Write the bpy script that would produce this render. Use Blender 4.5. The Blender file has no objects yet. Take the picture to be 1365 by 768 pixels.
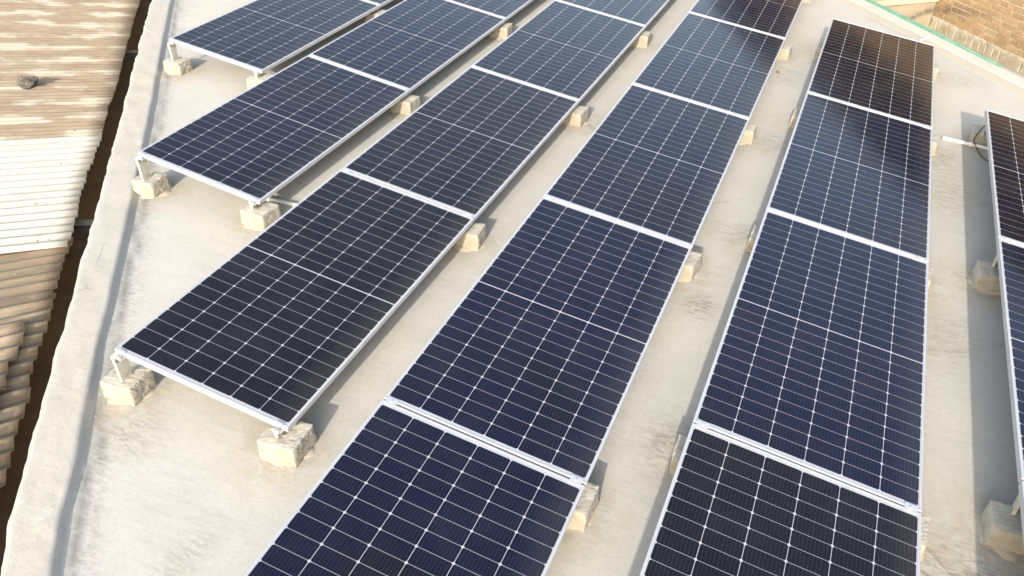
import bpy, bmesh, math, random
from math import sin, cos, pi, radians
from mathutils import Vector, Matrix, noise
import numpy as np
random.seed(7)
scene = bpy.context.scene
COL = scene.collection
ZO = 0.205                       # roof surface is z = 0; low panel edge is 0.205 above it

# ---------------------------------------------------------------- camera
Rm = ((0.9195088, 0.3928120, 0.0142232), (-0.2435092, 0.5408640, 0.8050897), (-0.3085560, 0.7437506, -0.5929825))
cam_d = bpy.data.cameras.new('camera'); cam = bpy.data.objects.new('camera', cam_d); COL.objects.link(cam)
r_, u_, f_ = (Vector(v) for v in Rm)
M3 = Matrix((r_, u_, -f_)).transposed()
cam.matrix_world = Matrix.Translation((0.68941, -0.33635, 3.14885 + ZO)) @ M3.to_4x4()
cam_d.sensor_width = 36; cam_d.lens = 36 * 1093.55 / 1365
cam_d.clip_start = 0.05; cam_d.clip_end = 2000
scene.camera = cam

# ---------------------------------------------------------------- light
SHD = Vector((-0.24, 2.25, -1.0)).normalized()       # direction sunlight travels
sun_d = bpy.data.lights.new('sun', 'SUN'); sun_d.energy = 2.2; sun_d.angle = radians(1.0)
sun_d.color = (1.0, 0.91, 0.78)
sun = bpy.data.objects.new('sun', sun_d); COL.objects.link(sun)
sun.rotation_euler = SHD.to_track_quat('-Z', 'Y').to_euler()
sun.location = (0, -10, 10)
world = bpy.data.worlds.new('World'); scene.world = world; world.use_nodes = True
wn = world.node_tree
sky = wn.nodes.new('ShaderNodeTexSky'); sky.sky_type = 'NISHITA'; sky.sun_disc = False
sky.sun_elevation = math.asin(-SHD.z); sky.sun_rotation = math.atan2(-SHD.x, -SHD.y)
sky.air_density = 1.3; sky.dust_density = 3.0; sky.ozone_density = 1.0
bg = wn.nodes['Background']; bg.inputs[1].default_value = 0.15
hs = wn.nodes.new('ShaderNodeHueSaturation'); hs.inputs['Saturation'].default_value = .76   # milky hazy sky
wn.links.new(sky.outputs[0], hs.inputs['Color']); wn.links.new(hs.outputs[0], bg.inputs[0])
scene.view_settings.view_transform = 'Standard'; scene.view_settings.look = 'None'
scene.view_settings.gamma = 1.0; scene.view_settings.exposure = 1.18
scene.view_settings.use_curve_mapping = False

# ---------------------------------------------------------------- helpers
def tag(o, label=None, cat=None, group=None, kind=None):
    if label: o['label'] = label
    if cat: o['category'] = cat
    if group: o['group'] = group
    if kind: o['kind'] = kind
    return o

def empty(name, loc=(0, 0, 0), rot=(0, 0, 0), **k):
    o = bpy.data.objects.new(name, None); o.empty_display_size = 0.1
    COL.objects.link(o); o.location = loc; o.rotation_euler = rot
    return tag(o, **k)

def link(name, me, parent=None, loc=(0, 0, 0), rot=(0, 0, 0), **k):
    o = bpy.data.objects.new(name, me); COL.objects.link(o)
    o.location = loc; o.rotation_euler = rot
    if parent is not None: o.parent = parent
    return tag(o, **k)

def mesh_from(name, bm, mats, smooth=False):
    bmesh.ops.recalc_face_normals(bm, faces=bm.faces)
    me = bpy.data.meshes.new(name); bm.to_mesh(me); bm.free()
    for m in (mats if isinstance(mats, (list, tuple)) else [mats]): me.materials.append(m)
    if smooth:
        for p in me.polygons: p.use_smooth = True
    return me

def box(bm, x0, x1, y0, y1, z0, z1, mi=0, M=None):
    vs = [bm.verts.new(((x, y, z))) for z in (z0, z1) for y in (y0, y1) for x in (x0, x1)]
    if M is not None:
        for v in vs: v.co = M @ v.co
    for f in ((0, 2, 3, 1), (4, 5, 7, 6), (0, 1, 5, 4), (2, 6, 7, 3), (0, 4, 6, 2), (1, 3, 7, 5)):
        fc = bm.faces.new([vs[i] for i in f]); fc.material_index = mi
    return vs

def tube(bm, pts, r, seg=8, cap=True):
    pts = [Vector(p) for p in pts]; rings = []
    for i, p in enumerate(pts):
        a = pts[max(i - 1, 0)]; b = pts[min(i + 1, len(pts) - 1)]
        t = (b - a).normalized(); up = Vector((0, 0, 1)) if abs(t.z) < .9 else Vector((1, 0, 0))
        n1 = t.cross(up).normalized(); n2 = t.cross(n1)
        rr = r[i] if isinstance(r, (list, tuple)) else r
        rings.append([bm.verts.new(p + n1 * cos(2 * pi * k / seg) * rr + n2 * sin(2 * pi * k / seg) * rr) for k in range(seg)])
    for a, b in zip(rings, rings[1:]):
        for k in range(seg): bm.faces.new((a[k], a[(k + 1) % seg], b[(k + 1) % seg], b[k]))
    if cap:
        bm.faces.new(rings[0]); bm.faces.new(rings[-1])

def spline(pts, n=8):
    pts = [Vector(p) for p in pts]; out = []
    P = [pts[0]] + pts + [pts[-1]]
    for i in range(len(pts) - 1):
        p0, p1, p2, p3 = P[i:i + 4]
        for k in range(n):
            t = k / n
            out.append(0.5 * ((2 * p1) + (p2 - p0) * t + (2 * p0 - 5 * p1 + 4 * p2 - p3) * t * t + (-p0 + 3 * p1 - 3 * p2 + p3) * t ** 3))
    out.append(pts[-1]); return out

class NT:
    """small node-graph builder"""
    def __init__(s, name):
        s.m = bpy.data.materials.new(name); s.m.use_nodes = True; s.t = s.m.node_tree
        s.b = s.t.nodes['Principled BSDF']
    def n(s, typ, **k):
        nd = s.t.nodes.new(typ)
        for a, v in k.items(): setattr(nd, a, v)
        return nd
    def set(s, inp, v):
        if isinstance(v, bpy.types.NodeSocket): s.t.links.new(v, inp)
        elif isinstance(v, (tuple, list)) and len(v) == 3 and inp.type == 'RGBA': inp.default_value = (*v, 1)
        else: inp.default_value = v
    def math(s, op, a, b=0.0, c=0.0, clamp=False):
        nd = s.n('ShaderNodeMath', operation=op, use_clamp=clamp)
        s.set(nd.inputs[0], a); s.set(nd.inputs[1], b); s.set(nd.inputs[2], c)
        return nd.outputs[0]
    def coord(s, what='Object'): return s.n('ShaderNodeTexCoord').outputs[what]
    def mapping(s, v, scale=(1, 1, 1), loc=(0, 0, 0), rot=(0, 0, 0)):
        nd = s.n('ShaderNodeMapping'); s.set(nd.inputs[0], v)
        nd.inputs['Scale'].default_value = scale; nd.inputs['Location'].default_value = loc; nd.inputs['Rotation'].default_value = rot
        return nd.outputs[0]
    def noise(s, v, scale, detail=4, rough=.55, dist=0.0):
        nd = s.n('ShaderNodeTexNoise'); s.set(nd.inputs['Vector'], v)
        nd.inputs['Scale'].default_value = scale; nd.inputs['Detail'].default_value = detail
        nd.inputs['Roughness'].default_value = rough; nd.inputs['Distortion'].default_value = dist
        return nd.outputs[0]
    def ramp(s, f, lo, hi, a=0.0, b=1.0):
        nd = s.n('ShaderNodeMapRange'); s.set(nd.inputs[0], f)
        for i, v in zip((1, 2, 3, 4), (lo, hi, a, b)): s.set(nd.inputs[i], v)
        nd.interpolation_type = 'SMOOTHSTEP' if isinstance(a, float) and isinstance(b, float) else 'LINEAR'
        return nd.outputs[0]
    def mix(s, f, a, b, mode='MIX'):
        nd = s.n('ShaderNodeMix', data_type='RGBA', blend_type=mode)
        s.set(nd.inputs[0], f); s.set(nd.inputs[6], a); s.set(nd.inputs[7], b)
        return nd.outputs[2]
    def attr(s, name, typ='GEOMETRY', out='Fac'):
        nd = s.n('ShaderNodeAttribute', attribute_type=typ, attribute_name=name); return nd.outputs[out]
    def bump(s, h, strength=.3, dist=.01):
        nd = s.n('ShaderNodeBump'); nd.inputs['Strength'].default_value = strength; nd.inputs['Distance'].default_value = dist
        s.set(nd.inputs['Height'], h); s.t.links.new(nd.outputs[0], s.b.inputs['Normal'])
    def out(s, col=None, rough=None, **k):
        if col is not None: s.set(s.b.inputs['Base Color'], col)
        if rough is not None: s.set(s.b.inputs['Roughness'], rough)
        for a, v in k.items(): s.set(s.b.inputs[a.replace('_', ' ')], v)
        return s.m

# ---------------------------------------------------------------- materials
def mat_roof(name, base_warm, base_cool, stains=True, bumpk=.30):
    g = NT(name); v = g.coord()
    big = g.noise(v, .55, 3); med = g.noise(v, 2.3, 5, .6); fine = g.noise(v, 38, 5, .65); grit = g.noise(v, 190, 2, .5)
    c = g.mix(g.ramp(big, .35, .65), base_warm, base_cool)
    c = g.mix(g.ramp(med, .42, .72, 0.0, .35), c, tuple(x * .80 for x in base_warm))
    c = g.mix(g.ramp(fine, .35, .75, 0.0, .34), c, tuple(x * .66 for x in base_cool))
    sw = g.noise(g.mapping(v, (1.0, 5.5, 1), rot=(0, 0, -.9)), 3.4, 6, .68, .5)          # trowel sweeps
    c = g.mix(g.ramp(sw, .46, .70, 0.0, .30), c, tuple(x * .74 for x in base_warm))
    bl = g.noise(v, 5.5, 5, .7, .3); c = g.mix(g.ramp(bl, .60, .74, 0.0, .45), c, (.62, .59, .53))
    spk = g.noise(v, 75, 2, .5); c = g.mix(g.math('MULTIPLY', g.ramp(spk, .70, .76), g.ramp(bl, .4, .6, .25, .9)), c, (.21, .19, .15))
    # trowel scuffs: thin broken dark marks
    sc = g.noise(g.mapping(v, (3.0, 16, 3), rot=(0, 0, .5)), 2.2, 6, .72, .9)
    pl = g.noise(v, 1.3, 2)
    m = g.math('MULTIPLY', g.ramp(sc, .66, .74), g.ramp(pl, .52, .66))
    c = g.mix(g.math('MULTIPLY', m, .45), c, (.16, .145, .12))
    cr = g.n('ShaderNodeTexVoronoi', feature='DISTANCE_TO_EDGE'); g.set(cr.inputs['Vector'], g.mix(.12, v, g.n('ShaderNodeTexNoise').outputs[1], 'ADD'))
    cr.inputs['Scale'].default_value = .55
    crm = g.math('MULTIPLY', g.ramp(cr.outputs[0], .0, .007, 1.0, 0.0), g.ramp(g.noise(v, 1.7, 3), .52, .62))
    c = g.mix(g.math('MULTIPLY', crm, .32), c, (.13, .12, .10))
    h = g.math('ADD', g.math('MULTIPLY', g.math('ADD', med, g.math('MULTIPLY', sw, .8)), .6), g.math('MULTIPLY', fine, .35))
    h = g.math('ADD', h, g.math('MULTIPLY', grit, .10))
    if stains:
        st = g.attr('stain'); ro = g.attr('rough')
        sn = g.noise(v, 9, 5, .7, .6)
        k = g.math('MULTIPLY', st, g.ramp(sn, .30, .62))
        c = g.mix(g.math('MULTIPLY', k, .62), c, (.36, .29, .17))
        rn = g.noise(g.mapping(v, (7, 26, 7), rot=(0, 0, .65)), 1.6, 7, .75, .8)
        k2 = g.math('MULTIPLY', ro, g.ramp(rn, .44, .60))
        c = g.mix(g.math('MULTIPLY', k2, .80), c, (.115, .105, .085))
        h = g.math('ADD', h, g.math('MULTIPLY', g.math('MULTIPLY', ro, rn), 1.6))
        gr = g.attr('groove'); c = g.mix(g.math('MULTIPLY', gr, g.ramp(sn, .3, .5, .35, 1.0)), c, (.17, .165, .15))
    g.bump(h, bumpk, .008)
    return g.out(c, .92)

M_ROOF = mat_roof('lime_washed_concrete', (.555, .525, .462), (.54, .525, .485))
M_PARA = mat_roof('smooth_parapet_render', (.52, .475, .40), (.50, .475, .425), False, .5)

def mat_simple(name, col, rough, metal=0.0, nscale=0, ncol=None, nk=.4, bumps=0, bd=.003, **k):
    g = NT(name)
    c = col
    if nscale:
        nz = g.noise(g.coord(), nscale, 5, .62)
        c = g.mix(g.ramp(nz, .4, .68, 0.0, nk), col, ncol)
        if bumps: g.bump(g.noise(g.coord(), nscale * 3, 6, .7), bumps, bd)
    return g.out(c, rough, Metallic=metal, **k)

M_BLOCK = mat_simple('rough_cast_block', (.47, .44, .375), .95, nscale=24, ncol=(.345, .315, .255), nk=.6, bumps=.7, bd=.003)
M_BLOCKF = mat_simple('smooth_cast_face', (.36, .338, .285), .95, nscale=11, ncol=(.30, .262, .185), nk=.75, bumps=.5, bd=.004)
M_ALU = mat_simple('anodised_aluminium', (.62, .625, .65), .40, .35, nscale=5, ncol=(.52, .52, .53), nk=.5)
M_STEEL = mat_simple('painted_steel', (.62, .60, .53), .55, .1, nscale=20, ncol=(.42, .38, .30), nk=.7)
M_BOLT = mat_simple('zinc_bolt', (.28, .26, .23), .45, .7)
M_PIPE = mat_simple('white_plastic_pipe', (.80, .79, .74), .35, nscale=6, ncol=(.68, .66, .58), nk=.5)
M_RUBBER = mat_simple('black_cable', (.015, .015, .016), .5)
M_BACK = mat_simple('panel_backsheet', (.55, .56, .58), .6)

def mat_cells():
    g = NT('solar_cells_under_glass')
    v = g.coord(); sp = g.n('ShaderNodeSeparateXYZ'); g.set(sp.inputs[0], v); X, Y = sp.outputs[0], sp.outputs[1]
    PX, PY = .184, .0930
    ax = g.math('ADD', X, .551 + .001)                       # 0..1.104
    fx = g.math('SUBTRACT', g.math('FLOORED_MODULO', ax, PX), PX / 2)   # centre of cell column at 0
    ay = g.math('SUBTRACT', g.math('ABSOLUTE', Y), .0037 - .00085)
    row = g.math('FLOOR', g.math('DIVIDE', ay, PY))
    fy = g.math('SUBTRACT', g.math('FLOORED_MODULO', ay, PY), PY / 2)
    hx, hy = (PX - .0028) / 2, (PY - .0018) / 2
    dx = g.math('ABSOLUTE', fx); dy = g.math('ABSOLUTE', fy)
    inx = g.ramp(dx, hx - .0013, hx + .0013, 1.0, 0.0); iny = g.ramp(dy, hy - .0013, hy + .0013, 1.0, 0.0)
    # chamfered corners of the pseudo-square wafers
    ch = g.math('LESS_THAN', g.math('ADD', g.math('SUBTRACT', dx, hx), g.math('SUBTRACT', dy, hy)), -.0078)
    bx = g.math('LESS_THAN', g.math('ABSOLUTE', X), .5515)
    by = g.math('LESS_THAN', g.math('ABSOLUTE', Y), 1.1188)
    cy = g.math('GREATER_THAN', g.math('ABSOLUTE', Y), .0040)
    cell = inx
    for q in (iny, ch, bx, by, cy): cell = g.math('MULTIPLY', cell, q)
    # bus bars along the length of the module
    bb = g.math('FLOORED_MODULO', g.math('ADD', fx, .5), .0182)
    bus = g.math('LESS_THAN', g.math('ABSOLUTE', g.math('SUBTRACT', bb, .0091)), .00042)
    # per-module and per-cell tone
    tint = g.attr('tint', 'OBJECT')
    col = g.math('FLOOR', g.math('DIVIDE', ax, PX))
    cv = g.n('ShaderNodeCombineXYZ'); g.set(cv.inputs[0], col); g.set(cv.inputs[1], g.math('MULTIPLY', row, g.math('SIGN', Y)))
    g.set(cv.inputs[2], g.math('MULTIPLY', tint, 91.7))
    wn_ = g.n('ShaderNodeTexWhiteNoise'); g.set(wn_.inputs[0], cv.outputs[0])
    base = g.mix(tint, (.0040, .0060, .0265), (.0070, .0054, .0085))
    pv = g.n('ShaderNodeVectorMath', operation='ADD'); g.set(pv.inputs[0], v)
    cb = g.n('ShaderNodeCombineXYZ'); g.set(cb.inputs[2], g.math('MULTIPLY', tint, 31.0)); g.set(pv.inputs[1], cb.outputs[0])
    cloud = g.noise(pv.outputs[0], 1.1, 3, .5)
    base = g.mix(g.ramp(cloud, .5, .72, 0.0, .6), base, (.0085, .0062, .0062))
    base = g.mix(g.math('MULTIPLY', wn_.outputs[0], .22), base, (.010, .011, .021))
    base = g.mix(g.math('MULTIPLY', bus, .42), base, (.11, .12, .15))
    c = g.mix(cell, (.43, .44, .48), base)
    # dust film on the glass, heavier towards the low edge
    d1 = g.noise(pv.outputs[0], 3.5, 6, .65); d2 = g.noise(pv.outputs[0], 160, 2, .5)
    low = g.ramp(X, .38, .56)
    dust = g.math('ADD', g.math('MULTIPLY', g.ramp(d1, .35, .75), .012), g.math('MULTIPLY', low, .030))
    dust = g.math('ADD', dust, g.math('MULTIPLY', g.ramp(d2, .60, .75), .012))
    c = g.mix(dust, c, (.55, .50, .42))
    rough = g.ramp(d1, .3, .7, .10, .17)
    g.b.inputs['IOR'].default_value = 1.38
    return g.out(c, rough)
M_CELLS = mat_cells()

# ---------------------------------------------------------------- our own frame along the eaves
E = Vector((.632, -.775, 0)); N = Vector((.775, .632, 0))
def EN(e, n, z=0.0): return E * e + N * n + Vector((0, 0, z))
def tz(p): return Vector((p[0], p[1], (p[2] if len(p) > 2 else 0) + ZO))

# ---------------------------------------------------------------- rows of modules (low right edge, y of the near cell edge)
ROWS = {1: (3.03713, 3.03966, -1, 1), 2: (1.52236, .48304, 0, 3), 3: (0, 0, 0, 4), 4: (-1.55707, 2.03356, 0, 3),
        5: (-3.12, 3.88101, 0, 2), 6: (-4.68253, 5.98601, 0, 1)}
ADJ = {1: (-.00083, .00363, .00396), 2: (0, 0, -.00745), 3: (.00324, -.00482, -.0077), 4: (.00087, -.00253, -.00134),
       5: (-.00218, .00094, .01194), 6: (-.00112, .00271, .00059)}
W, L, PER, TH = 1.102, 2.2352, 2.31217, .13646
def rowpt(r, u, v, dz=0.0):
    """point on the module plane: u from the low cell edge (0) to the high one (-W), v along the row"""
    x0, y0, _, _ = ROWS[r]; yaw, dzr, dt = ADJ[r]; t = TH + dt
    xx = u * cos(t); yc = v - 2.3
    return Vector((x0 + xx * cos(yaw) - yc * sin(yaw), y0 + 2.3 + xx * sin(yaw) + yc * cos(yaw), dzr - u * sin(t) + ZO + dz))

# footings: (row, joint index, side, y)
foots = []
for r, (x0, y0, ka, kb) in ROWS.items():
    for k in range(ka, kb + 2):
        v = k * PER - (PER - L) / 2
        if k == ka and r in (4, 5, 6): v = k * PER - .035
        if k == kb + 1 and r in (1, 2, 3): v = (kb * PER + L) + {1: .02, 2: -.34, 3: .0}[r]
        for side in (0, 1):
            u = -W + .035 if side == 0 else -.035
            p = rowpt(r, u, v); foots.append((r, k, side, p))
block_xy = []
ka_of = {r: v[2] for r, v in ROWS.items()}
for (r, k, side, p) in foots:
    rr = random.Random(r * 100 + k * 7 + side)
    bx = p.x + (.0 if side == 0 else .0) + (.0 if side == 0 else .005) + rr.uniform(-.015, .02)
    if side == 0: bx -= .012
    by = p.y + (.025 if (r in (4, 5, 6) and k == 0) else -.03) + rr.uniform(-.015, .015)
    if r == 1 and side == 0: bx += .02
    if r == 2 and side == 0: by += .05
    if r in (4, 5, 6) and k == ka_of[r] and side == 0: bx -= .055; by += .01
    if r == 1 and side == 0 and k == 2: by += .17; bx += .03
    block_xy.append((bx, by, rr.uniform(-.10, .10)))

# ================================================================= SETTING
g = NT('dusty_ground'); gc = g.mix(g.noise(g.coord(), .4, 6), (.20, .16, .11), (.30, .25, .18)); g.out(gc, .95)
bm = bmesh.new(); s = 600
bm.faces.new([bm.verts.new(p) for p in ((-s, -s, -3.6), (s, -s, -3.6), (s, s, -3.6), (-s, s, -3.6))])
link('ground', mesh_from('ground', bm, g.m), kind='structure')

# ---- our concrete building
bld = empty('concrete_building', (0, 0, -3.6), label='flat roofed concrete building carrying all the solar panels, lime washed roof', cat='building')
def bpart(name, me, **k): return link(name, me, bld, loc=(0, 0, 3.6), **k)
outer = [(-12.4, 13.7), (-7.63, 7.58), (-6.57, 6.22), (-5.58, 4.98), (-4.52, 3.63), (-3.94, 2.88), (-3.49, 2.31), (-3.12, 1.83), (-2.73, 1.32), (-2.37, .89), (1.3, -3.7)]
inner = [(-12.2, 13.75), (-7.38, 7.66), (-6.17, 6.13), (-5.29, 5.03), (-4.22, 3.66), (-3.62, 2.88), (-3.18, 2.30), (-2.88, 1.92), (-2.49, 1.435), (-2.30, 1.175), (-2.07, .90), (1.55, -3.7)]
def by_e(pl):
    a = sorted((Vector((*p, 0)).dot(E), Vector((*p, 0)).dot(N)) for p in pl)
    xs, ys = zip(*a); return lambda e: float(np.interp(e, xs, ys))
fo, fi = by_e(outer), by_e(inner)
# roof sheet as a fine grid in the (e, n) frame with painted wear attributes
e0, e1, n0, n1, st = -17.0, 4.2, -1.12, 7.90, .05
ne, nn_ = int((e1 - e0) / st) + 1, int((n1 - n0) / st) + 1
ee, nnn = np.meshgrid(np.linspace(e0, e1, ne), np.linspace(n0, n1, nn_), indexing='ij')
PXY = np.stack([E.x * ee + N.x * nnn, E.y * ee + N.y * nnn], -1).reshape(-1, 2)
zz = np.array([.006 * noise.noise(Vector((x * .6, y * .6, 0))) + .0018 * noise.noise(Vector((x * 4, y * 4, 3))) for x, y in PXY])
co = np.concatenate([PXY, zz[:, None]], 1)
idx = np.arange(ne * nn_).reshape(ne, nn_)
fcs = np.stack([idx[:-1, :-1], idx[1:, :-1], idx[1:, 1:], idx[:-1, 1:]], -1).reshape(-1, 4)
me = bpy.data.meshes.new('roof'); me.from_pydata(co.tolist(), [], fcs.tolist()); me.materials.append(M_ROOF)
for p in me.polygons: p.use_smooth = True
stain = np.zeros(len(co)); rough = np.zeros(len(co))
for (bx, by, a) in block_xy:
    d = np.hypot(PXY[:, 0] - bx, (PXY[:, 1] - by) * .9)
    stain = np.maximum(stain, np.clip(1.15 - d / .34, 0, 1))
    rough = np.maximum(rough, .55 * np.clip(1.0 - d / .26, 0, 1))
# worn, badly trowelled patches seen in the lanes
for (x, y, rx, ry, k) in ((1.78, 2.35, .35, .55, .9), (2.05, 2.1, .35, .5, 1), (1.70, 4.5, .2, .35, .45), (1.72, 6.6, .18, .5, .5),
                          (.18, 4.2, .12, .16, .9), (.30, 6.9, .2, .3, .5), (.25, 5.2, .25, .2, .45), (.35, 9.6, .3, .35, .45),
                          (-1.62, 1.25, .12, .3, .4), (-.95, 1.9, .15, .25, .7), (1.9, 9.3, .3, .3, .4), (.28, 2.9, .16, .3, .55),
                          (-1.35, 6.6, .12, .3, .5), (.15, 8.6, .2, .3, .4), (1.65, 7.2, .2, .25, .7), (-2.45, 1.75, .25, .2, .5)):
    d = np.sqrt(((PXY[:, 0] - x) / rx) ** 2 + ((PXY[:, 1] - y) / ry) ** 2)
    rough = np.maximum(rough, k * np.clip(1.25 - d, 0, 1)); stain = np.maximum(stain, .5 * k * np.clip(1.3 - d, 0, 1))
nval = nnn.reshape(-1)
eval_ = ee.reshape(-1)
jo = np.array([fi(e) for e in ee[:, 0]]); jo = np.repeat(jo, nn_)
wob = np.array([.03 * noise.noise(Vector((e * 4, 0, 8))) for e in ee[:, 0]]); wob = np.repeat(wob, nn_)
groove = np.clip(1 - np.abs(nval - jo - .075 - wob) / .045, 0, 1) * .8
rough = np.maximum(rough, .5 * np.clip(1 - np.abs(nval - jo - .10 - wob) / .12, 0, 1))
for nm, arr in (('stain', stain), ('rough', rough), ('groove', groove)):
    at = me.attributes.new(nm, 'FLOAT', 'POINT'); at.data.foreach_set('value', arr.astype(np.float32))
roof = bpart('roof', me, label='pale lime washed cement roof surface with scuffs and stains')
# walls below the roof
bm = bmesh.new()
for (ea, eb, na, nb) in ((e0, e1, -1.12, -1.02), (e0, e1, 7.80, 7.934), (e0, e0 + .2, -1.02, 7.80), (e1 - .2, e1, -1.02, 7.80)):
    vs = box(bm, ea, eb, na, nb, -3.6, -.03)
    for v in vs: v.co = EN(v.co.x, v.co.y, v.co.z)
bpart('wall', mesh_from('wall', bm, mat_simple('grey_render', (.36, .33, .28), .95, nscale=3, ncol=(.20, .17, .13), nk=.7, bumps=.5, bd=.01)))

# ---- low left parapet following the crooked casting
PH = .040
bm = bmesh.new(); rows_ = []
es = np.arange(-16.5, 3.6, .04)
for e in es:
    no = fo(e) + .022 * noise.noise(Vector((e * 3.1, 0, 1))) + (.007 + .010 * noise.noise(Vector((e * .7, 3, 3)))) * noise.noise(Vector((e * 9, 0, 2))) + .005 * noise.noise(Vector((e * 24, 0, 2)))
    ni = fi(e) + .008 * noise.noise(Vector((e * 2.3, 4, 1))) + .004 * noise.noise(Vector((e * 15, 0, 7)))
    prof = []
    zt = PH + .006 * noise.noise(Vector((e * 1.2, 9, 0)))
    prof.append((no + .015, -.20)); prof.append((no + .004 * noise.noise(Vector((e * 20, 3, 0))), -.06)); prof.append((no, zt - .012)); prof.append((no + .006, zt - .003))
    for k in range(1, 8):
        t = k / 8; n_ = no + (ni - no) * t
        prof.append((n_, zt + .005 * noise.noise(Vector((e * 5, n_ * 12, 5))) + .002 * noise.noise(Vector((e * 18, n_ * 30, 5)))))
    prof.append((ni - .012, zt - .001)); jg = noise.noise(Vector((e * 9, 1, 1))); prof.append((ni, zt - .012)); prof.append((ni + .008 + .004 * jg, .010)); prof.append((ni + .022 + .016 * abs(jg), .004)); prof.append((ni + .030 + .018 * abs(jg), -.006))
    rows_.append([bm.verts.new(EN(e, a, b)) for a, b in prof])
for a, b in zip(rows_, rows_[1:]):
    for i in range(len(a) - 1): bm.faces.new((a[i], a[i + 1], b[i + 1], b[i]))
bpart('parapet', mesh_from('parapet', bm, M_PARA, True), label='low uneven cement parapet along the left roof edge')
# ---- right edge kerb: cream coping, then a plastic strip
M_COP = mat_simple('cream_painted_coping', (.57, .54, .46), .8, nscale=4, ncol=(.47, .43, .35), nk=.55, bumps=.2, bd=.004)
bm = bmesh.new(); rows_ = []
for e in np.arange(-16.5, 3.6, .15):
    j = .004 * noise.noise(Vector((e, 0, 5)))
    prof = ((7.785 + j, -.01), (7.787 + j, .022), (7.792 + j, .027), (7.93, .034), (7.936, -.10))
    rows_.append([bm.verts.new(EN(e, a, b)) for a, b in prof])
for a, b in zip(rows_, rows_[1:]):
    for i in range(len(a) - 1): bm.faces.new((a[i], a[i + 1], b[i + 1], b[i]))
bpart('coping', mesh_from('coping', bm, M_COP), label='cream painted coping along the far right roof edge')
bm = bmesh.new(); rows_ = []
for e in np.arange(-16.5, 3.6, .1):     # raised cement fillet inside the coping
    w = .17 + .03 * noise.noise(Vector((e * .9, 2, 2)))
    prof = ((7.786 - w, .001), (7.786 - w + .03, .007), (7.72, .010), (7.784, .013))
    rows_.append([bm.verts.new(EN(e, a, b)) for a, b in prof])
for a, b in zip(rows_, rows_[1:]):
    for i in range(len(a) - 1): bm.faces.new((a[i], a[i + 1], b[i + 1], b[i]))
bpart('edge_fillet', mesh_from('edge_fillet', bm, mat_roof('fillet_cement', (.50, .455, .37), (.52, .48, .41), False), True))

def strip(name, ea, eb, na, nb, z, mat, th=.02, taper=0, **k):
    nb0 = nb
    bm = bmesh.new(); rs = []
    for e in np.arange(ea, eb + .01, .12):
        w = .006 * noise.noise(Vector((e * 2, 7, 1)))
        nb = nb0 if not taper else na + (nb0 - na) * max(.08, min(1, (eb - e) / taper))
        pr = ((na + w, z - .002), (na + w, z + th), ((na + nb) / 2, z + th + .012), (nb + w, z + th * .6), (nb + w, z - .05))
        rs.append([bm.verts.new(EN(e, a, b)) for a, b in pr])
    for a, b in zip(rs, rs[1:]):
        for i in range(len(a) - 1): bm.faces.new((a[i], a[i + 1], b[i + 1], b[i]))
    bm.faces.new(rs[0]); bm.faces.new(rs[-1][::-1])
    return link(name, mesh_from(name, bm, mat, False), **k)
M_GREEN = mat_simple('green_plastic', (.13, .33, .235), .5, nscale=8, ncol=(.28, .43, .35), nk=.5)
M_CLEAR = mat_simple('milky_plastic', (.44, .44, .42), .3, nscale=5, ncol=(.36, .38, .38), nk=.6)
strip('green_edging', -14.2, -6.15, 7.940, 8.030, .022, M_GREEN, taper=1.3, label='green plastic edging strip along the outer side of the cream coping', cat='edging')
strip('pale_edging', -7.6, 3.0, 7.945, 8.075, -.012, M_CLEAR, label='milky white edging strip continuing the green one towards the right', cat='edging')

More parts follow.
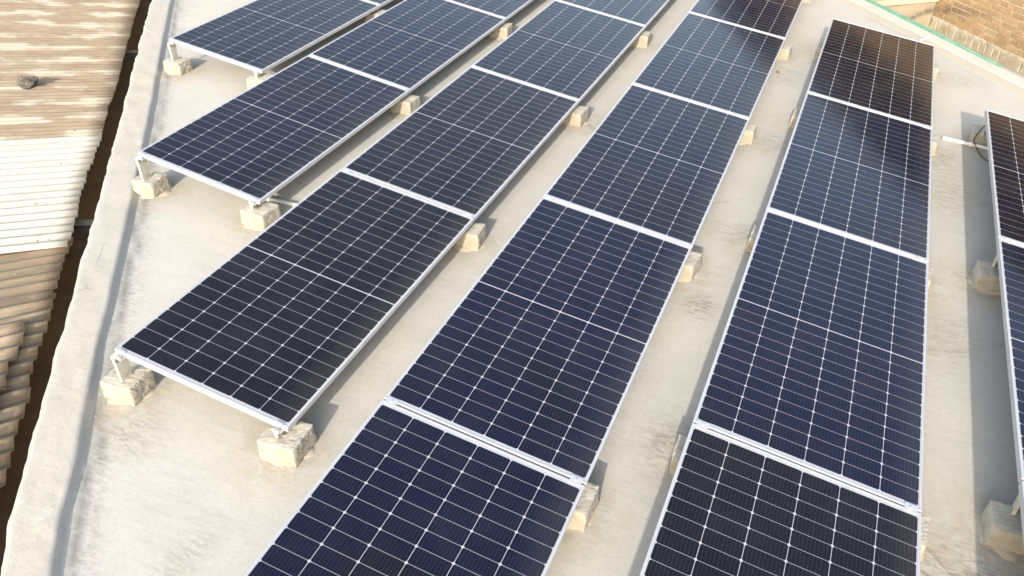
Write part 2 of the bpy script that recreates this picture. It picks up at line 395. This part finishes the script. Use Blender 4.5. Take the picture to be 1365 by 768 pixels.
# ---- neighbouring brick building
def brick_building():
    b = empty('brick_building', EN(-4, 12, -3.6), label='tan brick building beyond the far right roof edge with plastered base', cat='building')
    P = b.location.copy()
    NW = 10.10; rnd = random.Random(5)
    bm = bmesh.new(); cl = bm.loops.layers.float_color.new('tone')
    def bbox(ea, eb, za, zb, d, t):
        q = []
        for z in (za, zb):
            for e in (ea, eb):
                for n in (NW - d, NW + .05): q.append(bm.verts.new(EN(e + rnd.uniform(-.003, .003), n, z + rnd.uniform(-.0035, .0035)) - P))
        for f in ((0, 1, 5, 4), (0, 4, 6, 2), (2, 6, 7, 3), (4, 5, 7, 6), (0, 2, 3, 1)):
            fc = bm.faces.new([q[i] for i in f])
            for lp in fc.loops: lp[cl] = (t, rnd.random(), 0, 1)
    ZB = -.655                                              # top of the plaster base
    z = ZB - .005; ci = 0; CH = .0835
    while z < 1.9:
        e = -14.6 + (0.06 if ci % 2 else 0.0) + rnd.uniform(-.02, .02)
        detail = z < .6
        while e < (-5.2 if not detail else -5.0):
            if rnd.random() < .38: ln = .108
            elif rnd.random() < .1: ln = .17
            else: ln = .228
            ln *= rnd.uniform(.94, 1.04)
            tn = rnd.random()
            bbox(e, e + ln, z + .004 + .003 * sin(e * 3 + ci), z + CH - .011, rnd.uniform(.006, .016), tn)
            e += ln + rnd.uniform(.010, .018)
        z += CH * rnd.uniform(.985, 1.015); ci += 1
    g = NT('tan_bricks'); t = g.attr('tone', out='Color'); sp = g.n('ShaderNodeSeparateColor'); g.set(sp.inputs[0], t)
    c = g.mix(sp.outputs[0], (.41, .285, .15), (.31, .205, .11))
    c = g.mix(g.ramp(sp.outputs[1], .55, 1.0, 0.0, .8), c, (.43, .325, .205))
    v = g.coord(); nz = g.noise(v, 22, 5, .7); c = g.mix(g.ramp(nz, .45, .7, 0.0, .55), c, (.46, .36, .24))
    mo = g.noise(g.mapping(v, (.9, .9, 1.6)), 1.5, 4, .6)
    xs = g.n('ShaderNodeSeparateXYZ'); g.set(xs.inputs[0], v)
    c = g.mix(g.math('MULTIPLY', g.attr('mould'), g.ramp(nz, .3, .6, .3, .85)), c, (.075, .058, .04))
    g.bump(nz, .8, .01); g.out(c, .93)
    me = mesh_from('brickwork', bm, g.m)
    # a dark mould streak crossing the corner, as a surface attribute
    at = me.attributes.new('mould', 'FLOAT', 'POINT'); vals = []
    for vv in me.vertices:
        p = vv.co + P; e = p.dot(E)
        zc = -.56 + .26 * (e + 9.6)
        vals.append(max(0, 1 - abs(p.z - zc) / .11) * max(0, min(1, (e + 9.75) * 4)) * max(0, min(1, (-8.45 - e) * 2)))
    at.data.foreach_set('value', vals)
    link('brickwork', me, b)
    # mortar bed behind the bricks, rest of the body
    bm = bmesh.new()
    for v_ in box(bm, -14.7, 6, NW - .001, 15.5, -3.6, 1.948): v_.co = EN(v_.co.x, v_.co.y, v_.co.z) - P
    link('wall', mesh_from('wall', bm, mat_simple('sandy_mortar', (.53, .43, .295), .95, nscale=12, ncol=(.40, .32, .21), nk=.6, bumps=.6, bd=.008)), b)
    bm = bmesh.new()
    for v_ in box(bm, -14.9, 6.2, NW - .12, 15.7, 1.95, 3.05): v_.co = EN(v_.co.x, v_.co.y, v_.co.z) - P
    link('roof_slab', mesh_from('roof_slab', bm, mat_simple('dark_fascia', (.045, .038, .034), .8)), b)
    # plastered base with soldier-like trowel slots
    bm = bmesh.new(); rs = []
    es = np.arange(-9.62, -4.0, .02)
    for e in es:
        top = ZB + .035 * noise.noise(Vector((e * 2.5, 0, 0))) + .02 * noise.noise(Vector((e * 9, 0, 4)))
        ph = (e / .13) % 1.0
        slot = .014 if (ph < .16 and noise.noise(Vector((round(e / .13) * 1.7, 5, 0))) > -.15) else 0
        pr = ((NW - .012, top), (NW - .030, top - .03), (NW - .036 + slot * .7, top - .06), (NW - .040 + slot, top - .12), (NW - .045, top - .19), (NW - .046, top - .30), (NW - .05, -1.6), (NW - .05, -3.6))
        rs.append([bm.verts.new(EN(e, a, z_) - P) for a, z_ in pr])
    for a, c_ in zip(rs, rs[1:]):
        for i in range(len(a) - 1): bm.faces.new((a[i], a[i + 1], c_[i + 1], c_[i]))
    g = NT('stained_plaster'); v = g.coord()
    c = g.mix(g.ramp(g.noise(v, 4, 6, .7), .35, .7), (.44, .39, .29), (.33, .28, .195))
    c = g.mix(g.ramp(g.noise(v, 16, 5, .7), .5, .75, 0.0, .6), c, (.19, .155, .10)); g.bump(g.noise(v, 20, 6, .7), .7, .012); g.out(c, .95)
    link('plaster_base', mesh_from('plaster_base', bm, g.m), b)
    return g.m
M_PLASTER = brick_building()

# ---- cross wall closing the alley, at right angles to the brick wall
cw = empty('alley_wall', EN(-9.62, 9.1, -3.6), label='short mouldy plastered wall with cream capping, between coping and brick wall', cat='wall')
P = cw.location.copy()
bm = bmesh.new()
n_a, n_b = 8.12, 10.055
gridn = np.linspace(n_a, n_b, 50); gridz = np.linspace(-1.9, -.425, 40)
vv = [[bm.verts.new(EN(-9.62 - .006 * noise.noise(Vector((a * 6, b * 6, 0))), a, b) - P) for b in gridz] for a in gridn]
for i in range(len(gridn) - 1):
    for j in range(len(gridz) - 1): bm.faces.new((vv[i][j], vv[i + 1][j], vv[i + 1][j + 1], vv[i][j + 1]))
for v_ in box(bm, -9.82, -9.635, n_a, n_b, -3.6, -.425): v_.co = EN(v_.co.x, v_.co.y, v_.co.z) - P
g = NT('mouldy_plaster'); v = g.coord()
c = g.mix(g.ramp(g.noise(v, 3, 6, .7), .35, .7), (.37, .32, .235), (.30, .26, .19))
c = g.mix(g.math('MULTIPLY', g.attr('mould'), g.ramp(g.noise(v, 14, 5, .7), .3, .6, .35, .95)), c, (.085, .078, .056))
c = g.mix(g.ramp(g.noise(g.mapping(v, (1, 1, .3)), 9, 5, .75), .56, .72, 0.0, .6), c, (.21, .165, .10))
g.bump(g.noise(v, 18, 6, .7), .6, .01); g.out(c, .95)
me = mesh_from('wall_face', bm, g.m)
at = me.attributes.new('mould', 'FLOAT', 'POINT'); vals = []
for q in me.vertices:
    p = q.co + P; n_ = p.dot(N); zc = -.60 - .10 * (10.06 - n_) + .03 * sin(n_ * 9)
    vals.append(max(0, 1 - abs(p.z - zc) / .075) * max(0, min(1, (n_ - 8.9) * 2.5)))
at.data.foreach_set('value', vals)
link('wall_face', me, cw)
bm = bmesh.new()
for v_ in box(bm, -9.86, -9.575, n_a, n_b - .003, -.423, -.345): v_.co = EN(v_.co.x, v_.co.y, v_.co.z) - P
link('capping', mesh_from('capping', bm, mat_simple('faded_cream_capping', (.50, .46, .35), .85, nscale=7, ncol=(.38, .34, .25), nk=.6)), cw)

# ---- shed with corrugated roof on the left
S0 = Vector((-5.78914, 4.40880, -.85 + ZO)); SD = Vector((.55375, .82097, -.13917)); SN = Vector((.11453, .09046, .98929)); SA = Vector((.82477, -.56376, -.04393))
def SP(s_, t_, h=0.0): return S0 + SD * s_ + SA * (-t_ if False else t_) + SN * h
ev_t = [-12, -5.814, -3.708, -2.25, -1.919, -1.08, 0, .759, .965, 1.167, 1.59, 1.915, 2.262, 2.658, 2.894, 3.207, 3.415, 6.5]
ev_s = [3.85, 1.859, 1.201, .763, .631, .389, 0, -.201, -.289, -.357, -.48, -.582, -.703, -.81, -.896, -1.0, -1.057, -2.1]
eave = lambda t: float(np.interp(t, ev_t, ev_s))
shed = empty('shed', (-7.5, 3.0, -3.6), label='low shed with patched corrugated roofing left of the concrete parapet', cat='shed')
SL = shed.location.copy()
def mat_sheet(name, c1, c2, c3, patch, bumpk=.3):
    g = NT(name); v = g.attr('st', out='Vector')
    a = g.noise(g.mapping(v, (.7, 3.5, 1)), 1.6, 6, .65); b_ = g.noise(g.mapping(v, (5, 40, 1)), 1.0, 5, .7)
    c = g.mix(g.ramp(a, .38, .66), c1, c2)
    c = g.mix(g.ramp(b_, .42, .72, 0.0, .7), c, c3)
    c = g.mix(g.ramp(g.attr('ridge'), -1.0, -.45, .45, 0.0), c, c3)     # valleys blend towards the third sheet colour
    if patch:
        # bleached patches that break up along the ridges, in rows where the sheet dips
        p = g.noise(g.mapping(v, (1.3, 2.1, 1), loc=(3, 1, 0)), 1.5, 3, .5)
        sp = g.n('ShaderNodeSeparateXYZ'); g.set(sp.inputs[0], v)
        wv = g.math('SINE', g.math('MULTIPLY', sp.outputs[1], 2 * pi / .43))
        tip = g.attr('ridge')
        q = g.math('ADD', g.math('MULTIPLY', p, 1.05), g.math('MULTIPLY', wv, .115))
        q = g.math('ADD', q, g.math('MULTIPLY', tip, .045)); q = g.math('ADD', q, g.math('MULTIPLY', b_, .22))
        c = g.mix(g.ramp(q, .65, .84, 0.0, .9), c, (.45, .415, .345))
    g.bump(b_, bumpk, .006)
    return g.out(c, .8)
M_SH_A = mat_sheet('weathered_tan_sheet', (.315, .255, .185), (.265, .21, .15), (.18, .138, .098), True)
M_SH_W = mat_sheet('white_painted_sheet', (.54, .53, .485), (.50, .485, .43), (.38, .355, .30), False)
M_SH_B = mat_sheet('brown_rusty_sheet', (.235, .185, .13), (.19, .143, .10), (.31, .255, .185), False)
M_SH_C = mat_sheet('old_rusty_sheet', (.35, .30, .215), (.27, .21, .15), (.12, .09, .065), False)
M_SH_D = mat_sheet('broken_tan_sheet', (.40, .325, .24), (.32, .245, .18), (.14, .105, .08), False)
M_SH_G = mat_sheet('grey_stained_sheet', (.17, .14, .11), (.14, .11, .085), (.22, .17, .125), False)
PITCH = .126
def sheet(t0, t1, mat, label, h0=0.0, s_end=None, s_back=-4.2, amp=.020, jag=.016, ph=0.0, pitch=PITCH, tilt=0.0, skew=0.0):
    vs, uv, rd, fs = [], [], [], []
    nt = max(6, int((t1 - t0) / (pitch / 10))); ts = np.linspace(t0, t1, nt + 1)
    ns = 26
    for t in ts:
        se = (s_end(t) if s_end else eave(t)) + jag * noise.noise(Vector((t * 5, 1, h0 * 50)))
        w = cos(2 * pi * (t + ph) / pitch)
        for k in range(ns + 1):
            f_ = (k / ns) ** 1.0; s_ = se + (s_back - se) * f_
            h = h0 + amp * w + .004 * noise.noise(Vector((s_ * 1.5, t * 1.5, 3))) + tilt * (t - t0)
            vs.append(SP(s_, t + skew * (s_ - se), h) - SL); uv.append((s_, t, 0)); rd.append(w)
    for i in range(nt):
        for k in range(ns):
            a = i * (ns + 1) + k; fs.append((a, a + 1, a + ns + 2, a + ns + 1))
    me = bpy.data.meshes.new('roof_sheet'); me.from_pydata([tuple(v) for v in vs], [], fs); me.materials.append(mat)
    for p in me.polygons: p.use_smooth = True
    at = me.attributes.new('st', 'FLOAT_VECTOR', 'POINT'); at.data.foreach_set('vector', [x for q in uv for x in q])
    at = me.attributes.new('ridge', 'FLOAT', 'POINT'); at.data.foreach_set('value', rd)
    o = link('roof_sheet', me, shed, label=label)
    md = o.modifiers.new('thickness', 'SOLIDIFY'); md.thickness = .006; md.offset = -1
    return o
sheet(-9.5, -3.75, M_SH_A, 'far tan roofing sheet with bleached patches', .012, pitch=.092, amp=.017, skew=.14)
sheet(-3.80, -1.16, M_SH_A, 'weathered tan roofing sheet with rows of bleached patches', .018, pitch=.092, amp=.017, skew=.12)
sheet(-1.20, .93, M_SH_W, 'white painted roofing sheet', .012, skew=.09)
sheet(.70, 1.50, M_SH_B, 'brown rusty roofing sheet below the white one', -.042, skew=-.01)
sheet(1.45, 1.62, M_SH_G, 'narrow grey brown stained roofing sheet', -.050, skew=-.01, s_end=lambda t: eave(t) - .02)
sheet(1.50, 2.30, M_SH_C, 'old tan roofing sheet with ragged end', -.070, skew=-.07, pitch=.146, amp=.026)
sheet(2.16, 2.72, M_SH_C, 'stepped back old roofing sheet', -.085, skew=-.09, pitch=.146, amp=.026, s_end=lambda t: eave(t) - .02)
sheet(2.6, 5.6, M_SH_C, 'nearest old roofing sheet', -.095, skew=-.10, pitch=.146, amp=.026)
sheet(1.84, 5.2, M_SH_D, 'broken tan sheet lying over the older ones', -.012, s_end=lambda t: float(np.interp(t, [1.84, 2.2, 2.35, 2.6, 3, 5], [-.72, -.80, -.90, -.94, -1.16, -1.8])), jag=.03, amp=.030, ph=.03, skew=-.08, pitch=.150)
# gutter trough, joists and shed wall in the gap
g = NT('brown_earthy_trough'); v = g.coord(); g.out(g.mix(g.ramp(g.noise(v, 2.5, 6, .7), .3, .7), (.155, .103, .057), (.085, .057, .034)), .9); M_TR = g.m
g.bump(g.noise(v, 15, 5, .7), .5, .01)
def EZ(e, n, z): return EN(e, n, z) - SL
bm = bmesh.new(); rs = []
for e in np.arange(-17, 4, .15):
    j = .02 * noise.noise(Vector((e * 1.5, 0, 0)))
    pr = ((-1.10, -.40), (-1.13, -1.02), (-1.35 + j, -1.10), (-1.75 + j, -1.06), (-2.1, -1.0), (-2.12, -3.6))
    rs.append([bm.verts.new(EZ(e, a, b)) for a, b in pr])
for a, b in zip(rs, rs[1:]):
    for i in range(len(a) - 1): bm.faces.new((a[i], a[i + 1], b[i + 1], b[i]))
link('gutter', mesh_from('gutter', bm, M_TR), shed, label='dark brown gutter trough between shed and parapet')
M_STRAP = mat_simple('dirty_strap', (.15, .13, .11), .8)
M_TIM = mat_simple('dark_timber', (.035, .026, .022), .8)
for (e, wd) in ((-11.05, .11), (-6.50, .13), (-1.9, .12)):
    bm = bmesh.new(); box(bm, -wd / 2, wd / 2, -2.6, -1.13, -.86, -.76)
    for v_ in bm.verts: v_.co = EZ(e + v_.co.x + .25 * (v_.co.y + 1.3) , v_.co.y, v_.co.z)
    link('roof_beam', mesh_from('roof_beam', bm, M_TIM), shed)
    bm = bmesh.new(); box(bm, -wd / 2 - .015, wd / 2 - .05, -2.6, -1.13, -.757, -.745)
    for v_ in bm.verts: v_.co = EZ(e - .04 + v_.co.x + .25 * (v_.co.y + 1.3), v_.co.y, v_.co.z)
    link('beam_strap', mesh_from('beam_strap', bm, M_STRAP), shed)
# fixing screws with washers on the shed sheets
bm = bmesh.new()
for (s_, r) in ((0, .012), (.004, .006)):
    bmesh.ops.create_cone(bm, cap_ends=True, segments=10, radius1=r, radius2=r * .7, depth=.006, matrix=Matrix.Translation((0, 0, s_)))
ME_SCR = mesh_from('screw', bm, M_BOLT)
for t in (-4.6, -3.45, -2.9, -2.35, -1.8, -1.3, -.55, .2, .85, 1.3):
    for k, ds in enumerate((.30, 1.35)):
        p = SP(eave(t) - ds - .06 * sin(t * 5), t, .045 if t > -1.2 else .038)
        link('screw', ME_SCR, shed, loc=p - SL)
# loose stone / debris on the shed roof
bm = bmesh.new(); bmesh.ops.create_icosphere(bm, subdivisions=3, radius=.075)
for v_ in bm.verts:
    n_ = noise.noise(v_.co * 22 + Vector((3, 1, 5))); v_.co *= 1 + .45 * n_
    v_.co.x *= .85; v_.co.y *= 1.5; v_.co.z *= .95
deb = link('stone', mesh_from('stone', bm, mat_simple('grey_lump', (.075, .065, .06), .95, nscale=30, ncol=(.20, .18, .155), nk=.8, bumps=.8, bd=.01)),
           loc=SP(-.089, -2.615, .075), rot=(.1, .2, -.9), label='crumbly grey lump of stone lying on the tan corrugated roof', cat='stone')

# ================================================================= SOLAR MODULES
HW, HL, FD, LIP = .567, 1.1485, .035, .0105
bm = bmesh.new()
outer_ = [(-HW, -HL), (HW, -HL), (HW, HL), (-HW, HL)]; inn = [(-HW + LIP, -HL + LIP), (HW - LIP, -HL + LIP), (HW - LIP, HL - LIP), (-HW + LIP, HL - LIP)]
def ring(pl, z): return [bm.verts.new((x, y, z)) for x, y in pl]
o1 = ring([(x * (1 - .0012 / HW), y * (1 - .0012 / HL)) for x, y in outer_], 0); o2 = ring(outer_, -.0012); o3 = ring(outer_, -FD)
i1 = ring(inn, 0); i2 = ring(inn, -.006)
lw = .028; inn2 = [(-HW + lw, -HL + lw), (HW - lw, -HL + lw), (HW - lw, HL - lw), (-HW + lw, HL - lw)]
b1 = ring(inn2, -FD); 
for a, b in ((i2, i1), (i1, o1), (o1, o2), (o2, o3), (o3, b1)):
    for k in range(4): bm.faces.new((a[k], a[(k + 1) % 4], b[(k + 1) % 4], b[k]))
ME_FRAME = mesh_from('frame', bm, M_ALU)
bm = bmesh.new()
box(bm, -HW + LIP - .0008, HW - LIP + .0008, -HL + LIP - .0008, HL - LIP + .0008, -.0055, -.0018)
ME_GLASS = mesh_from('cell_glass', bm, M_CELLS)
bm = bmesh.new(); box(bm, -.055, .055, -.05, .05, -.028, -.0065)
for sx in (-1, 1):
    tube(bm, [(sx * .04, .03, -.02), (sx * .10, .2, -.028), (sx * .22, .42, -.022)], .003, 6)
ME_JB = mesh_from('junction_box', bm, M_RUBBER)
ME_BACK = None
ROWN = {1: 'first row from the right', 2: 'second row from the right', 3: 'third row from the right', 4: 'fourth row from the right', 5: 'fifth row from the right', 6: 'leftmost row'}
ORD = ['nearest', 'second nearest', 'middle', 'fourth', 'fifth']
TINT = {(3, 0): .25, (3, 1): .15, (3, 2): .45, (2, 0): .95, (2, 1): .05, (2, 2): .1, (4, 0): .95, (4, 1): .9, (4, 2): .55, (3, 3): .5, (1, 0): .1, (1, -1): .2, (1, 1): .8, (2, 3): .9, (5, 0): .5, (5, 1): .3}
LAB = {(1, -1): 'solar panel at the lower right corner, nearest of the rightmost row',
       (1, 0): 'blue solar panel cut by the right picture edge, middle of the rightmost row',
       (1, 1): 'brownish solar panel beside the white pipe, far end of the rightmost row',
       (2, 0): 'blackish solar panel cropped by bottom edge, nearest in second row from right',
       (2, 1): 'navy solar panel, second nearest in second row from right',
       (2, 2): 'blue solar panel half darkened by a reflection, third in second row from right',
       (2, 3): 'brown looking solar panel nearest the brick wall, far end of its row',
       (3, 0): 'largest looking navy solar panel, bottom centre, nearest of the longest row',
       (3, 1): 'navy solar panel at picture centre, second nearest of the longest row',
       (3, 2): 'navy solar panel, third from near end of the longest row',
       (3, 3): 'grey blue solar panel, fourth from near end of the longest row',
       (3, 4): 'dark brown reflecting solar panel at top, far end of the longest row',
       (4, 0): 'blackish solar panel with exposed near corners, nearest in fourth row from right',
       (4, 1): 'blackish solar panel, second nearest in fourth row from right',
       (4, 2): 'grey blue solar panel, third nearest in fourth row from right',
       (4, 3): 'solar panel cropped by top edge, far end of fourth row from right',
       (5, 0): 'dark solar panel nearest in fifth row from right, corner near parapet',
       (5, 1): 'grey blue solar panel, second nearest in fifth row from right',
       (5, 2): 'solar panel cropped by top edge, far end of fifth row from right',
       (6, 0): 'solar panel nearest in the leftmost row, close to the parapet top left',
       (6, 1): 'solar panel mostly outside the top edge, far end of leftmost row'}
for r, (x0, y0, ka, kb) in ROWS.items():
    yaw, dzr, dt = ADJ[r]
    for k in range(ka, kb + 1):
        c = rowpt(r, -W / 2, k * PER + L / 2)
        rr = random.Random(r * 31 + k)
        root = empty('solar_panel', c, (rr.uniform(-.0012, .0012), TH + dt + rr.uniform(-.0018, .0018), yaw), label=LAB[(r, k)], cat='solar panel', group='solar panels set out in six rows')
        link('frame', ME_FRAME, root)
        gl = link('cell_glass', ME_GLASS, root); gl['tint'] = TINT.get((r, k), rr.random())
        link('junction_box', ME_JB, root)

# ================================================================= FOOTINGS
BH = .128
def block_mesh(seed):
    rnd = random.Random(seed); bm = bmesh.new()
    bmesh.ops.create_cube(bm, size=1)
    sx, sy = rnd.uniform(.20, .222), rnd.uniform(.175, .20)
    bmesh.ops.subdivide_edges(bm, edges=bm.edges[:], cuts=13, use_grid_fill=True)
    off = Vector((seed * 3.1, seed * 1.7, 0))
    for v in bm.verts:
        x, y, z = v.co * 2
        # rounding and chipping
        edge = sorted((abs(x), abs(y), abs(z)))
        kx = 1 - .035 * max(0, edge[1] - .8) / .2 * max(0, edge[2] - .8) / .2
        fl = 1 + .04 * (1 - (z + 1) / 2)
        p = Vector((x * .5 * sx * kx * fl, y * .5 * sy * kx * fl, (z * .5 * kx + .5) * BH))
        n_ = noise.fractal(p * 14 + off, 1.0, 2.0, 4)
        n2 = noise.noise(p * 60 + off)
        d = Vector((x, y, z)).normalized()
        front = y < -.95
        p += d * (.004 if front else .006) * n_ + d * (.0012 if front else .0028) * n2 + d * (0 if front else .0022) * noise.noise(p * 130 + off)
        if z > .98: p.z = min(p.z, BH + .008)
        v.co = p
    bm.faces.ensure_lookup_table()
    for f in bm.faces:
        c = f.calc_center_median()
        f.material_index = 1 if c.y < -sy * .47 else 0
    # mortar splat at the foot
    return mesh_from('concrete_block', bm, [M_BLOCK, M_BLOCKF], False)
BLK = [block_mesh(i) for i in range(7)]
def splat_mesh(seed):
    bm = bmesh.new(); c = bm.verts.new((0, 0, .010)); rr_ = []; N_ = 40
    for ringi, (f, z) in enumerate(((.72, .009), (.9, .004), (1.0, -.004))):
        rg = []
        for i in range(N_):
            a = 2 * pi * i / N_; q = .128 + .038 * noise.noise(Vector((cos(a) * 1.6, sin(a) * 1.6, seed * 2.3))) + .012 * noise.noise(Vector((cos(a) * 6, sin(a) * 6, seed)))
            rg.append(bm.verts.new((cos(a) * q * f * 1.08, sin(a) * q * f * .95, z + .003 * noise.noise(Vector((i, f * 5, seed))))))
        rr_.append(rg)
    for i in range(N_): bm.faces.new((c, rr_[0][i], rr_[0][(i + 1) % N_]))
    for a, b in zip(rr_, rr_[1:]):
        for i in range(N_): bm.faces.new((a[i], a[(i + 1) % N_], b[(i + 1) % N_], b[i]))
    return mesh_from('mortar_bed', bm, mat_roof('mortar_bed_cement', (.52, .46, .36), (.48, .43, .33), False) if seed == 0 else SPL_M, True)
_s0 = splat_mesh(0); SPL_M = _s0.materials[0]
SPL = [_s0] + [splat_mesh(i) for i in range(1, 4)]

def leg_mesh(h, w=.070, t=.004):
    bm = bmesh.new()
    # angle iron: a narrow flange facing the near end and a wide one along the row, flared at the top, with a tab under the frame
    box(bm, -.016, -.004, -t, 0, -.015, h)
    box(bm, -.004 + .0003, t - .004, -t, w, -.015, h)
    box(bm, -.020, .024, 0.0, w, h + .0005, h + t)
    for v in bm.verts:
        if v.co.z > h * .9:
            if v.co.x < -.01: v.co.x -= .010
            if v.co.y > .02: v.co.y += .012
    return mesh_from('angle_leg', bm, M_STEEL)
def clamp_mesh(end):
    bm = bmesh.new()
    if end:      # Z clamp gripping the frame end
        box(bm, -.022, .022, -.034, .0, -.034, -.030); box(bm, -.022, .022, -.004, 0, -.0298, .0015); box(bm, -.022, .022, -.004, .010, .0018, .0045)
        box(bm, -.022, .022, -.036, -.0335, -.034, -.010)
        bmesh.ops.create_cone(bm, cap_ends=True, segments=6, radius1=.009, radius2=.009, depth=.010, matrix=Matrix.Translation((0, -.018, -.024)))
    else:
        box(bm, -.030, .030, -.026, .026, .0012, .0045)
        box(bm, -.030, .030, -.0065, .0065, -.035, .001)
        bmesh.ops.create_cone(bm, cap_ends=True, segments=6, radius1=.007, radius2=.007, depth=.006, matrix=Matrix.Translation((0, 0, .0075)))
    return mesh_from('clamp', bm, M_ALU)
def bolt_mesh():
    bm = bmesh.new()
    bmesh.ops.create_cone(bm, cap_ends=True, segments=6, radius1=.010, radius2=.010, depth=.008, matrix=Matrix.Rotation(pi / 2, 4, 'X'))
    bmesh.ops.create_cone(bm, cap_ends=True, segments=12, radius1=.014, radius2=.014, depth=.002, matrix=Matrix.Translation((0, .005, 0)) @ Matrix.Rotation(pi / 2, 4, 'X'))
    return mesh_from('bolt', bm, M_BOLT)
ME_BOLT = bolt_mesh(); ME_CE = clamp_mesh(True); ME_CM = clamp_mesh(False); legs_cache = {}
JN = {0: 'near end', 1: 'first joint', 2: 'second joint', 3: 'third joint', 4: 'fourth joint', 5: 'far end'}
RN = {1: 'rightmost row', 2: 'second row from right', 3: 'third row from right', 4: 'fourth row from right', 5: 'fifth row from right', 6: 'leftmost row'}
for (r, k, side, p), (bx, by, ba) in zip(foots, block_xy):
    _, _, ka, kb = ROWS[r]; yaw, dzr, dt = ADJ[r]
    j = k - ka; isend = (k == ka or k == kb + 1)
    jn = 'near end' if k == ka else ('far end' if k == kb + 1 else ['', 'first joint', 'second joint', 'third joint', 'fourth joint'][j])
    kindw = 'shaded concrete block' if (side == 0 and r in (1, 2)) else ('cream concrete block' if side == 0 else 'yellowish concrete block')
    lab = '%s under %s edge, %s, %s' % (kindw, 'left' if side == 0 else 'right', jn, RN[r])
    f = empty('panel_footing', (bx, by, 0), (0, 0, 0), label=lab, cat='footing', group='concrete block footings under the panel rows')
    sd = r * 17 + k * 5 + side
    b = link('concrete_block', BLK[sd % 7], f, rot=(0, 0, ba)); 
    if sd % 3 == 0: b.scale = (1.04, 1.05, 1.0)
    link('mortar_bed', SPL[sd % 4], f, rot=(0, 0, ba + sd))
    top = p.z - FD * cos(TH) - .005; lx = -.040 if (side == 0 and k == ka) else 0.0
    yy = p.y - by
    if k == ka: yy -= .022
    key = round(top - BH, 3)
    if key not in legs_cache: legs_cache[key] = leg_mesh(max(.012, top - BH))
    link('angle_leg', legs_cache[key], f, loc=(p.x - bx + lx, yy, BH))
    link('bolt', ME_BOLT, f, loc=(p.x - bx + lx + .012, yy - .008, max(BH + .02, top - .016)))
    if k == ka: link('clamp', ME_CE, f, loc=(p.x - bx, yy + .022 + (rowpt(r, 0, k * PER - .031).y - p.y) - (0 if True else 0), p.z), rot=(0, TH + dt, yaw))
    elif k <= kb: link('clamp', ME_CM, f, loc=(p.x - bx, p.y - by, p.z), rot=(0, TH + dt, yaw))

bm = bmesh.new(); bmesh.ops.create_icosphere(bm, subdivisions=2, radius=.022)
for v_ in bm.verts: v_.co *= 1 + .5 * noise.noise(v_.co * 60); v_.co.z *= .6
link('brick_chip', mesh_from('brick_chip', bm, mat_simple('reddish_brick', (.26, .13, .08), .9)), loc=(.03, 8.66, .010), rot=(0, 0, .4), label='small reddish brick chip lying on the roof between two panel rows', cat='brick chip')
# ================================================================= CONDUITS AND CABLES
def pipe(name, pts, r, mat, label, cat, extra=None):
    bm = bmesh.new(); tube(bm, spline(pts, 6) if len(pts) > 2 else pts, r, 12)
    o = link(name, mesh_from(name, bm, mat, True), label=label, cat=cat)
    return o
o = pipe('conduit_pipe', [(1.675, 7.654, .018), (1.86, 7.622, .017), (2.047, 7.589, .019), (2.6, 7.50, .018)], .0165, M_PIPE, 'white plastic conduit pipe on the roof leading under the rightmost row', 'pipe')
bm = bmesh.new()
tube(bm, [(1.90, 7.615, .018), (1.93, 7.610, .018)], .021, 12); link('coupling', mesh_from('coupling', bm, M_PIPE, True), o)
pipe('conduit_pipe', [(-3.45, 4.15, .018), (-3.238, 4.156, .019), (-3.0, 4.161, .018), (-2.6, 4.165, .018)], .0165, M_PIPE, 'white conduit pipe between the fourth and fifth rows from the right', 'pipe')
pipe('conduit_pipe', [(1.41, 10.12, .10), (1.435, 10.25, .07), (1.47, 10.40, .045), (1.525, 10.52, .048)], .017, M_PIPE, 'short white pipe bending from far panel corner to cream coping', 'pipe')
cab = [(1.99, 7.40, .31), (1.945, 7.425, .292), (1.924, 7.50, .19), (1.915, 7.53, .10), (1.935, 7.545, .055), (1.985, 7.42, .022), (2.04, 7.25, .05), (2.12, 7.2, .15)]
pipe('black_cable', cab, .0045, M_RUBBER, 'black cable looping over the white pipe beside the rightmost row', 'cable')
